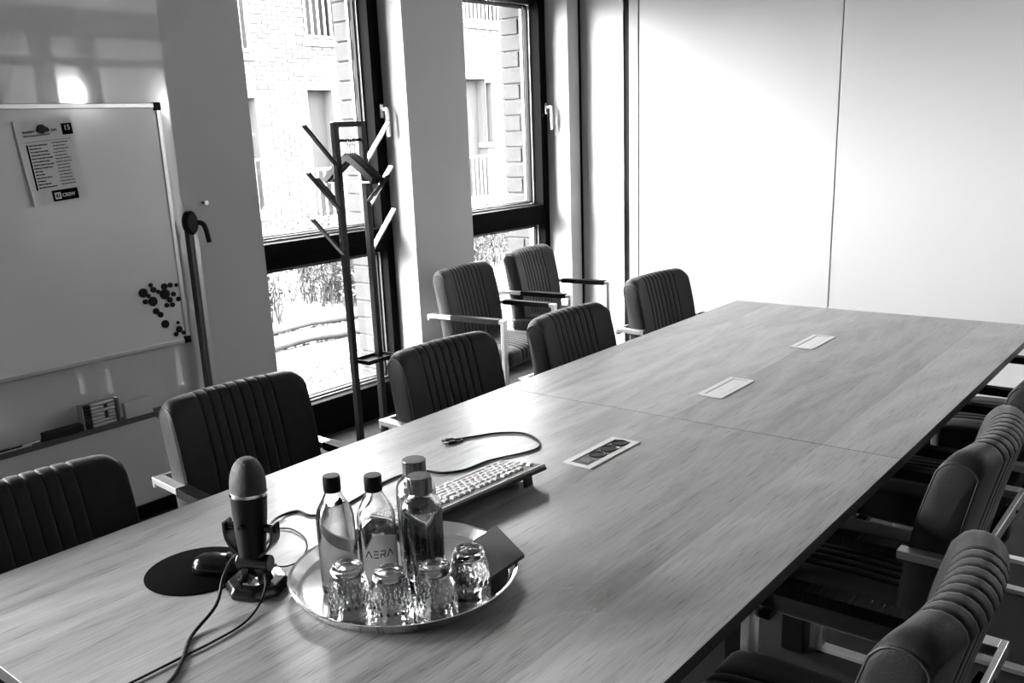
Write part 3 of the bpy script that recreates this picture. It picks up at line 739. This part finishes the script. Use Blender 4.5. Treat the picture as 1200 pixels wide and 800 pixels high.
def bottle(name, label, kind, x, y, level, group, angle=0, words=True):
    r = empty(name, label, 'bottle', (x, y, ZG), angle, group)
    o, i = bottle_profile(kind)
    q = MB(); q.lathe(o+i, 56); g = q.build('glass_body', MT['bottle'], parent=r, smooth=60)
    q = MB(); q.lathe(water_profile(kind, level), 56); q.build('water', MT['water'], parent=r, smooth=60)
    if kind == 'aera':
        q = MB(); q.lathe([(.0118, .208), (.0162, .2085), (.0168, .211), (.0168, .236), (.0155, .239), (0, .2395)], 32); q.build('cap', MT['black'], parent=r, smooth=40)
    else:
        q = MB(); q.lathe([(.0180, .199), (.0235, .199), (.0235, .229), (.0225, .2305), (0, .2305)], 40); c = q.build('cap', MT['capsteel'], parent=r, smooth=30)
        q = MB(); q.lathe([(.0238, .203), (.0238, .225)], 40); q.lathe([(.0236, .2265), (.0239, .2265), (.0239, .2280), (.0236, .228)], 40)
    if kind == 'aera' and words:
        # AERA set as thin bars: the A is a caret without its crossbar
        q = MB(); R = .0369
        def pt(u, v): a = u/R; return Vector((R*math.cos(a), R*math.sin(a), .088+v))
        def seg(u0, v0, u1, v1):
            n = 4; P_ = [pt(u0+(u1-u0)*k/n, v0+(v1-v0)*k/n) for k in range(n+1)]; q.tube(P_, .0009, 5)
        x0 = -.0275; hh = .013
        for L_, w_ in (('A', .0125), ('E', .0085), ('R', .0085), ('A', .0125)):
            if L_ == 'A': seg(x0, 0, x0+w_/2, hh); seg(x0+w_/2, hh, x0+w_, 0)
            if L_ == 'E': [seg(x0, v, x0+w_, v) for v in (0, hh/2, hh)]
            if L_ == 'R': seg(x0, 0, x0, hh*.55); seg(x0, hh, x0+w_, hh); seg(x0+w_, hh, x0+w_, hh*.5); seg(x0+w_, hh*.5, x0+.001, hh*.5); seg(x0+w_*.55, hh*.5, x0+w_, 0)
            x0 += w_+.0042
        q.build('lettering', MT['ink'], parent=r)
    return r
vw = lambda x, y: math.atan2(-2.318-y, 1.912-x)
bottle('water_bottle', 'leftmost glass water bottle with black cap, nearly full, on the tray', 'aera', .652, -1.302, .186, 'black-capped water bottles on the tray', vw(.652, -1.302)+1.62)
bottle('water_bottle', 'glass water bottle with black cap and AERA lettering facing the camera', 'aera', .716, -1.257, .137, 'black-capped water bottles on the tray', vw(.716, -1.257)+.05)
bottle('carafe_bottle', 'straight glass bottle with steel cap, nearer of the two, behind the third tumbler', 'carafe', .776, -1.196, .168, 'steel-capped glass bottles on the tray')
bottle('carafe_bottle', 'straight glass bottle with steel cap standing behind its twin', 'carafe', .705, -1.137, .160, 'steel-capped glass bottles on the tray')

def tumbler(label, x, y, rz):
    # stands upside down: rim on the tray, thick base on top
    def fac(r_, z, a):
        if .010 < z < .078 and r_ > .001:
            zz = min(1, (z-.010)/.006, (.078-z)/.01); k = z/.0225*PI
            return r_+.0013*zz*(abs(math.sin(9*a+k))+abs(math.sin(9*a-k))-1.25)
        return r_
    outer = [(.0385, 0)]+[(.0390-.0105*((z/.09)**1.9), z) for z in [.002+.0026*i for i in range(33)]]+[(.0270, .0890), (.0266, .0915), (.0250, .0928), (.0215, .0928), (.0195, .0915), (.0180, .0875), (0, .0865)]
    inner = [(0, .076), (.018, .0755), (.0225, .072), (.0255, .064), (.030, .045), (.0335, .025), (.0355, .008), (.0365, 0)]
    q = MB(); pr = [(r_, z) for r_, z in outer]+inner
    q.lathe(pr+[(.0385, 0)], 144, fn=lambda r_, z, a: fac(r_, z, a) if r_ > .0255+.0 and any(abs(r_-o_[0]) < 1e-9 and abs(z-o_[1]) < 1e-9 for o_ in outer) else r_)
    o = q.build('tumbler', MT['glass'], smooth=40, loc=(x, y, ZG)); o.rotation_euler = (0, 0, rz)
    return tag(o, label, 'glass', 'upturned cut glass tumblers on the tray')
T0 = tumbler('leftmost upturned cut glass tumbler, in front of the nearly full bottle', .721, -1.341, .1)
for lb, x, y, rz in (('second upturned cut glass tumbler from the left, below the lettered bottle', .800, -1.311, .3), ('third upturned cut glass tumbler from the left, in front of the steel-capped bottles', .851, -1.246, .2), ('rightmost upturned cut glass tumbler, beside the dark napkins', .860, -1.162, .5)):
    dup(T0, lb, (x, y, ZG), rz)

# napkins: a stack leaning from the tray floor over the rim
r = empty('napkin_stack', 'square stack of dark grey paper napkins leaning over the tray rim', 'napkins', (.815, -1.065, ZB+.030))
A = [Vector((.750, -.950, .781)), Vector((.885, -1.028, .783)), Vector((.888, -1.150, .772)), Vector((.745, -1.085, .768))]
org = Vector((.815, -1.065, ZB+.030))
A[2] = A[1]+(A[3]-A[0])
for k in range(5):
    q = MB(); off = Vector((.0012*math.sin(k*2.1), .0012*math.cos(k*1.7), -.0014*k)); lo = [p-org+off for p in A]; hi = [p+Vector((0, 0, .0012)) for p in lo]
    q.add(lo+hi, [(3, 2, 1, 0), (4, 5, 6, 7), (0, 1, 5, 4), (1, 2, 6, 5), (2, 3, 7, 6), (3, 0, 4, 7)]); q.build('napkin', MT['napkin'], parent=r, fixn=True)

# ------------------------------------------------------------------ keyboard (rear edge lifted on feet toward +x)
r = empty('keyboard', 'pale keyboard with light keys standing on its rear feet, black beneath', 'keyboard', (.5, -.80, .75), 0)
P = lambda u, v, h=0.: (u, v, 0)
KL = .45; KD = .155; a0 = math.atan2(.024, KD)
c_, s_ = math.cos(a0), math.sin(a0)
KM = Matrix.Translation((.459-.5, -.605+.80-KL, .006)) @ Matrix.Rotation(D(-3.5), 4, 'Z') @ Matrix(((c_, 0, -s_, 0), (0, 1, 0, 0), (s_, 0, c_, 0), (0, 0, 0, 1)))
q = MB(); q.box((0, 0, 0), (KD, KL, .008), 0, KM); q.build('underside', MT['kdark'], parent=r, bevel=.002)
q = MB(); q.box((.001, .001, .008), (KD-.001, KL-.001, .0135), 0, KM); q.build('top_case', MT['kdark2'] if 'kdark2' in MT else MT['kbody'], parent=r, bevel=.002)
q = MB(); q.box((KD-.006, .004, .0135), (KD-.001, KL-.004, .0165), 0, KM); q.build('rear_lip', MT['key'], parent=r)
q = MB(); q.box((.004, .004, .01352), (KD-.010, KL-.004, .0142), 0, KM); q.build('key_bed', MT['kdark'], parent=r)
p19 = .0190
rows = [  # (x from front, list of (start, widths)), main block is at the +y end; user's left = +y
    (.012, [1.25, 1.25, 1.25, 6.25, 1.25, 1.25, 1.25, 1.25]), (.031, [2.25]+[1]*10+[2.75]), (.050, [1.75]+[1]*11+[2.25]), (.069, [1.5]+[1]*12+[1.5]), (.088, [1]*13+[2]), (.112, [1, -1, 1, 1, 1, 1, -.5, 1, 1, 1, 1, -.5, 1, 1, 1, 1])]
meshes = {}
def key(x, y, wk, dk=1.):
    k = (wk, dk)
    if k not in meshes:
        q = MB(); a, b_ = wk*p19-.0042, dk*p19-.0042
        vs = [(-b_/2, -a/2, 0), (b_/2, -a/2, 0), (b_/2, a/2, 0), (-b_/2, a/2, 0), (-b_/2+.0016, -a/2+.0016, .0055), (b_/2-.0016, -a/2+.0016, .0055), (b_/2-.0016, a/2-.0016, .0055), (-b_/2+.0016, a/2-.0016, .0055)]
        q.add(vs, [(3, 2, 1, 0), (4, 5, 6, 7), (0, 1, 5, 4), (1, 2, 6, 5), (2, 3, 7, 6), (3, 0, 4, 7)]); meshes[k] = q.mesh('key', MT['key'])
    o = place('key', meshes[k], r); o.matrix_local = KM @ Matrix.Translation((x, y, .0143))
for x, ws in rows:
    y = KL-.010
    for wk in ws:
        if wk < 0: y += wk*p19; continue
        key(x+.005, y-wk*p19/2, wk); y -= wk*p19
    yb = KL-.010-15*p19-.008
    if x in (.088, .069, .112):
        for i in range(3): key(x+.005, yb-(i+.5)*p19, 1)
    if x == .012:
        for i in range(3): key(x+.005, yb-(i+.5)*p19, 1)
    if x == .031: key(x+.005, yb-1.5*p19, 1)
    yn = yb-3*p19-.008
    if x < .10:
        for i in range(4):
            if yn-(i+1)*p19 > .002: key(x+.005, yn-(i+.5)*p19, 1)
for y in (.02, KL-.055):
    q = MB(); q.bar(KM @ Vector((KD-.018, y, 0)), KM @ Vector((KD-.018+.0, y, 0))+Vector((.003, 0, -(KM @ Vector((KD-.018, y, 0))).z)), .030, .006, (1, 0, 0)); q.build('foot', MT['kdark'], parent=r)

# ------------------------------------------------------------------ cables
zc = .7535
C1 = [(.234,-.519),(.272,-.45),(.299,-.406),(.347,-.367),(.398,-.366),(.456,-.4),(.480,-.445),(.468,-.497),(.445,-.550),(.428,-.60),(.424,-.657),(.415,-.693),(.385,-.728),(.337,-.743),(.309,-.798),(.31,-.875),(.334,-.997),(.325,-1.094),(.271,-1.101),(.258,-1.128),(.284,-1.18),(.333,-1.229),(.395,-1.274),(.43,-1.322)]
hz = [0]*19+[.0, .01, .02, .03, .035]
C1b = [(.432,-1.352,.04),(.452,-1.400,.055),(.490,-1.452,.045),(.530,-1.500,.018),(.560,-1.574,.0),(.619,-1.631,.0),(.66,-1.684,.0),(.70,-1.80,.0)]
pts = [(x, y, zc+h) for (x, y), h in zip(C1, hz)]+[(x, y, zc+h) for x, y, h in C1b]
r = empty('usb_cable', 'long black cable looping past the keyboard, behind the bottles and around the microphone', 'cable', (.234, -.519, .75))
sh = lambda L, o: [(p[0]-o[0], p[1]-o[1], p[2]-o[2]) for p in L]
q = MB(); q.tube(smoothpath(sh(pts, r.location), 5), .0032, 8); q.build('cord', MT['cable'], parent=r, smooth=60)
for dx, dy, an in ((.0, .0, .0), (.018, -.012, .25)):
    q = MB(); d = Vector((-.55+an*.6, -.83, 0)).normalized(); s0 = Vector((dx, dy+.005, .005))
    q.bar(s0, s0+d*.022, .014, .008); q.bar(s0-d*.004, s0+d*.001, .008, .006); pl = q.build('plug', MT['black'], parent=r, bevel=.002)
    q = MB(); q.bar(s0+d*.022, s0+d*.034, .011, .0045); q.build('connector', MT['aludark'], parent=pl)
q = MB(); q.tube(sh([(.246, -.497, zc), (.262, -.505, zc), (.256, -.527, zc)], r.location), .003, 8); q.build('branch', MT['cable'], parent=r, smooth=60)
r = empty('microphone_cable', 'thin black cable running from the microphone foot to the lower left table corner', 'cable', (.489, -1.302, .75))
L1 = [(.305,-1.196),(.338,-1.176),(.392,-1.186),(.430,-1.206),(.462,-1.238),(.481,-1.270),(.480,-1.298)]
q = MB(); q.tube(smoothpath(sh([(.30, -1.215, zc)]+[(x, y, zc) for x, y in L1]+[(.468, -1.315, zc+.003)], r.location), 5), .0018, 7); q.build('cord', MT['cable'], parent=r, smooth=60)
q = MB(); a = Vector((.468, -1.315, .757)); b_ = Vector((.425, -1.352, .762)); o_ = Vector(r.location)
q.bar(a-o_, a.lerp(b_, .45)-o_, .010, .008); pl = q.build('plug', MT['black'], parent=r, bevel=.0015)
q = MB(); q.bar(a.lerp(b_, .45)-o_, a.lerp(b_, .52)-o_, .0105, .0085); q.build('plug_ring', MT['steel'], parent=pl)
q = MB(); q.bar(a.lerp(b_, .52)-o_, b_-o_, .012, .009); q.build('plug_body', MT['black'], parent=pl, bevel=.0015)
L2 = [(.52, -1.385, .790), (.548, -1.40, .778), (.575, -1.437, .760), (.599, -1.491, zc), (.607, -1.56, zc), (.606, -1.642, zc), (.605, -1.719, zc), (.60, -1.80, zc)]
q = MB(); q.tube(smoothpath(sh(L2, r.location), 5), .0022, 7); q.build('cord', MT['cable'], parent=r, smooth=60)

# ------------------------------------------------------------------ mouse mat and mouse
DC = (.338, -1.413); DR = .108
q = MB(); q.lathe([(0, 0), (DR-.001, 0), (DR, .001), (DR, .0025), (DR-.001, .003), (0, .003)], 72)
tag(q.build('mouse_mat', MT['mat_rub'] if 'mat_rub' in MT else mat('black_rubber_mat', .0012, .85, spec=.02), smooth=40, loc=(DC[0], DC[1], .75)), 'round black mouse mat left of the microphone foot', 'mouse mat')
r = empty('computer_mouse', 'glossy black computer mouse lying on the round mat', 'mouse', (.372, -1.392, .7532), D(38))
q = MB(); nu, nv = 24, 10; vs = []
for j in range(nv+1):
    ph = PI/2*j/nv
    for i in range(nu):
        a = 2*PI*i/nu; rx = .052*(abs(math.cos(a))**.8)*(1 if math.cos(a) > 0 else -1); ry = .030*(abs(math.sin(a))**.8)*(1 if math.sin(a) > 0 else -1)
        vs.append((rx*math.cos(ph)**.6, ry*math.cos(ph)**.6, .034*math.sin(ph)*(1-.18*math.cos(a)*math.cos(ph))))
fs = [(j*nu+i, j*nu+(i+1) % nu, (j+1)*nu+(i+1) % nu, (j+1)*nu+i) for j in range(nv) for i in range(nu)]+[tuple(reversed(range(nu)))]
q.add(vs, fs); q.build('shell', mat('glossy_black_shell', .003, .18, spec=.5), parent=r, smooth=180)
q = MB(); q.tube([(.028, -.004, .031), (.028, .004, .031)], .007, 16); q.build('scroll_wheel', MT['aludark'], parent=r, smooth=40)

# ------------------------------------------------------------------ microphone
r = empty('desk_microphone', 'black desk microphone with grille dome standing in a yoke on the near table', 'microphone', (.503, -1.388, .75), D(-66))
gm = mat('glossy_black_metal', .004, .2, spec=.6)
# base: rounded octagonal plate with a ring recess
q = MB()
def octr(r_, z, a):
    k = .93+.07*math.cos(8*a)*0; return r_*(1/ max(abs(math.cos(((a+PI/8) % (PI/4))-PI/8)), .1)*.965 if r_ > .03 else 1)
q.lathe([(0, 0), (.056, 0), (.059, .004), (.058, .016), (.052, .023), (.038, .025), (.033, .020), (.028, .012), (0, .012)], 64, fn=octr); q.build('base', gm, parent=r, smooth=35)
q = MB(); q.lathe([(.0, .0), (.024, 0), (.024, .004), (.014, .005), (.014, .001), (0, .001)], 40, (.008, 0, .0122)); q.build('base_ring', MT['steel'], parent=r, smooth=30)
# stem and yoke
q = MB(); q.bar((0, -.020, .010), (0, -.014, .060), .030, .016, (0, 1, 0)); q.bar((0, .020, .010), (0, .014, .060), .030, .016, (0, 1, 0)); q.tube([(-.0, -.034, .056), (0, .034, .056)], .017, 20); q.build('stem', gm, parent=r, bevel=.002)
q = MB(); n = 28; Rk = .049; zk = .125; wv = .019
vs = []
for i in range(n+1):
    a = PI+PI*i/n
    cy, cz = Rk*math.cos(a), zk+Rk*math.sin(a)*1.0
    if i in (0, n): cz = zk+.014
    for dx, dr in ((-wv, 0), (wv, 0), (wv, .005), (-wv, .005)):
        k = 1+dr/Rk; vs.append((dx*(.75+.25*math.sin((a-PI))), cy*k, zk+(cz-zk)*k))
fs = [(i*4+j, i*4+(j+1) % 4, (i+1)*4+(j+1) % 4, (i+1)*4+j) for i in range(n) for j in range(4)]+[(3, 2, 1, 0), (n*4, n*4+1, n*4+2, n*4+3)]
q.add(vs, fs); q.build('yoke', gm, parent=r, smooth=40)
for s in (-1, 1):
    q = MB(); q.tube([(0, s*.030, .130), (0, s*.050, .130), (0, s*.056, .130)], [.008, .009, .008], 20); q.build('yoke_knob', gm, parent=r, smooth=40)
tl = Matrix.Translation((0, 0, .130)) @ Matrix.Rotation(D(-5), 4, 'Y')
def tr(q): q.v = [tuple(tl @ Vector(v)) for v in q.v]; return q
q = MB(); q.lathe([(0, -.058), (.021, -.058), (.0255, -.054), (.029, -.02), (.0335, .035), (.0350, .066), (0, .066)], 48); tr(q).build('body', mat('satin_black_body', .002, .4, spec=.22), parent=r, smooth=40)
q = MB(); q.lathe([(.0335, .0635), (.0362, .065), (.0366, .068), (.0362, .071), (.0335, .072)], 48); tr(q).build('band', MT['chrome'], parent=r, smooth=40)
q = MB(); q.lathe([(.0345, .070), (.0348, .082)]+[(.0348*math.cos(t)**.85, .082+.058*math.sin(t)) for t in [PI/2*i/14 for i in range(1, 14)]]+[(0, .140)], 64); tr(q).build('grille', MT['mesh'], parent=r, smooth=60)
q = MB(); q.lathe([(0, 0), (.006, 0), (.0065, .003), (.0055, .006), (0, .006)], 18); q.v = [tuple(tl @ Vector((.0325+v[2], v[0], v[1]+.010))) for v in q.v]; q.build('volume_knob', MT['black'], parent=r)

# smooth shading where boxes were bevelled is unnecessary; done
for o in list(COL.objects):
    if o.type == 'MESH' and o.parent is None and 'kind' not in o and 'category' not in o: struct(o)
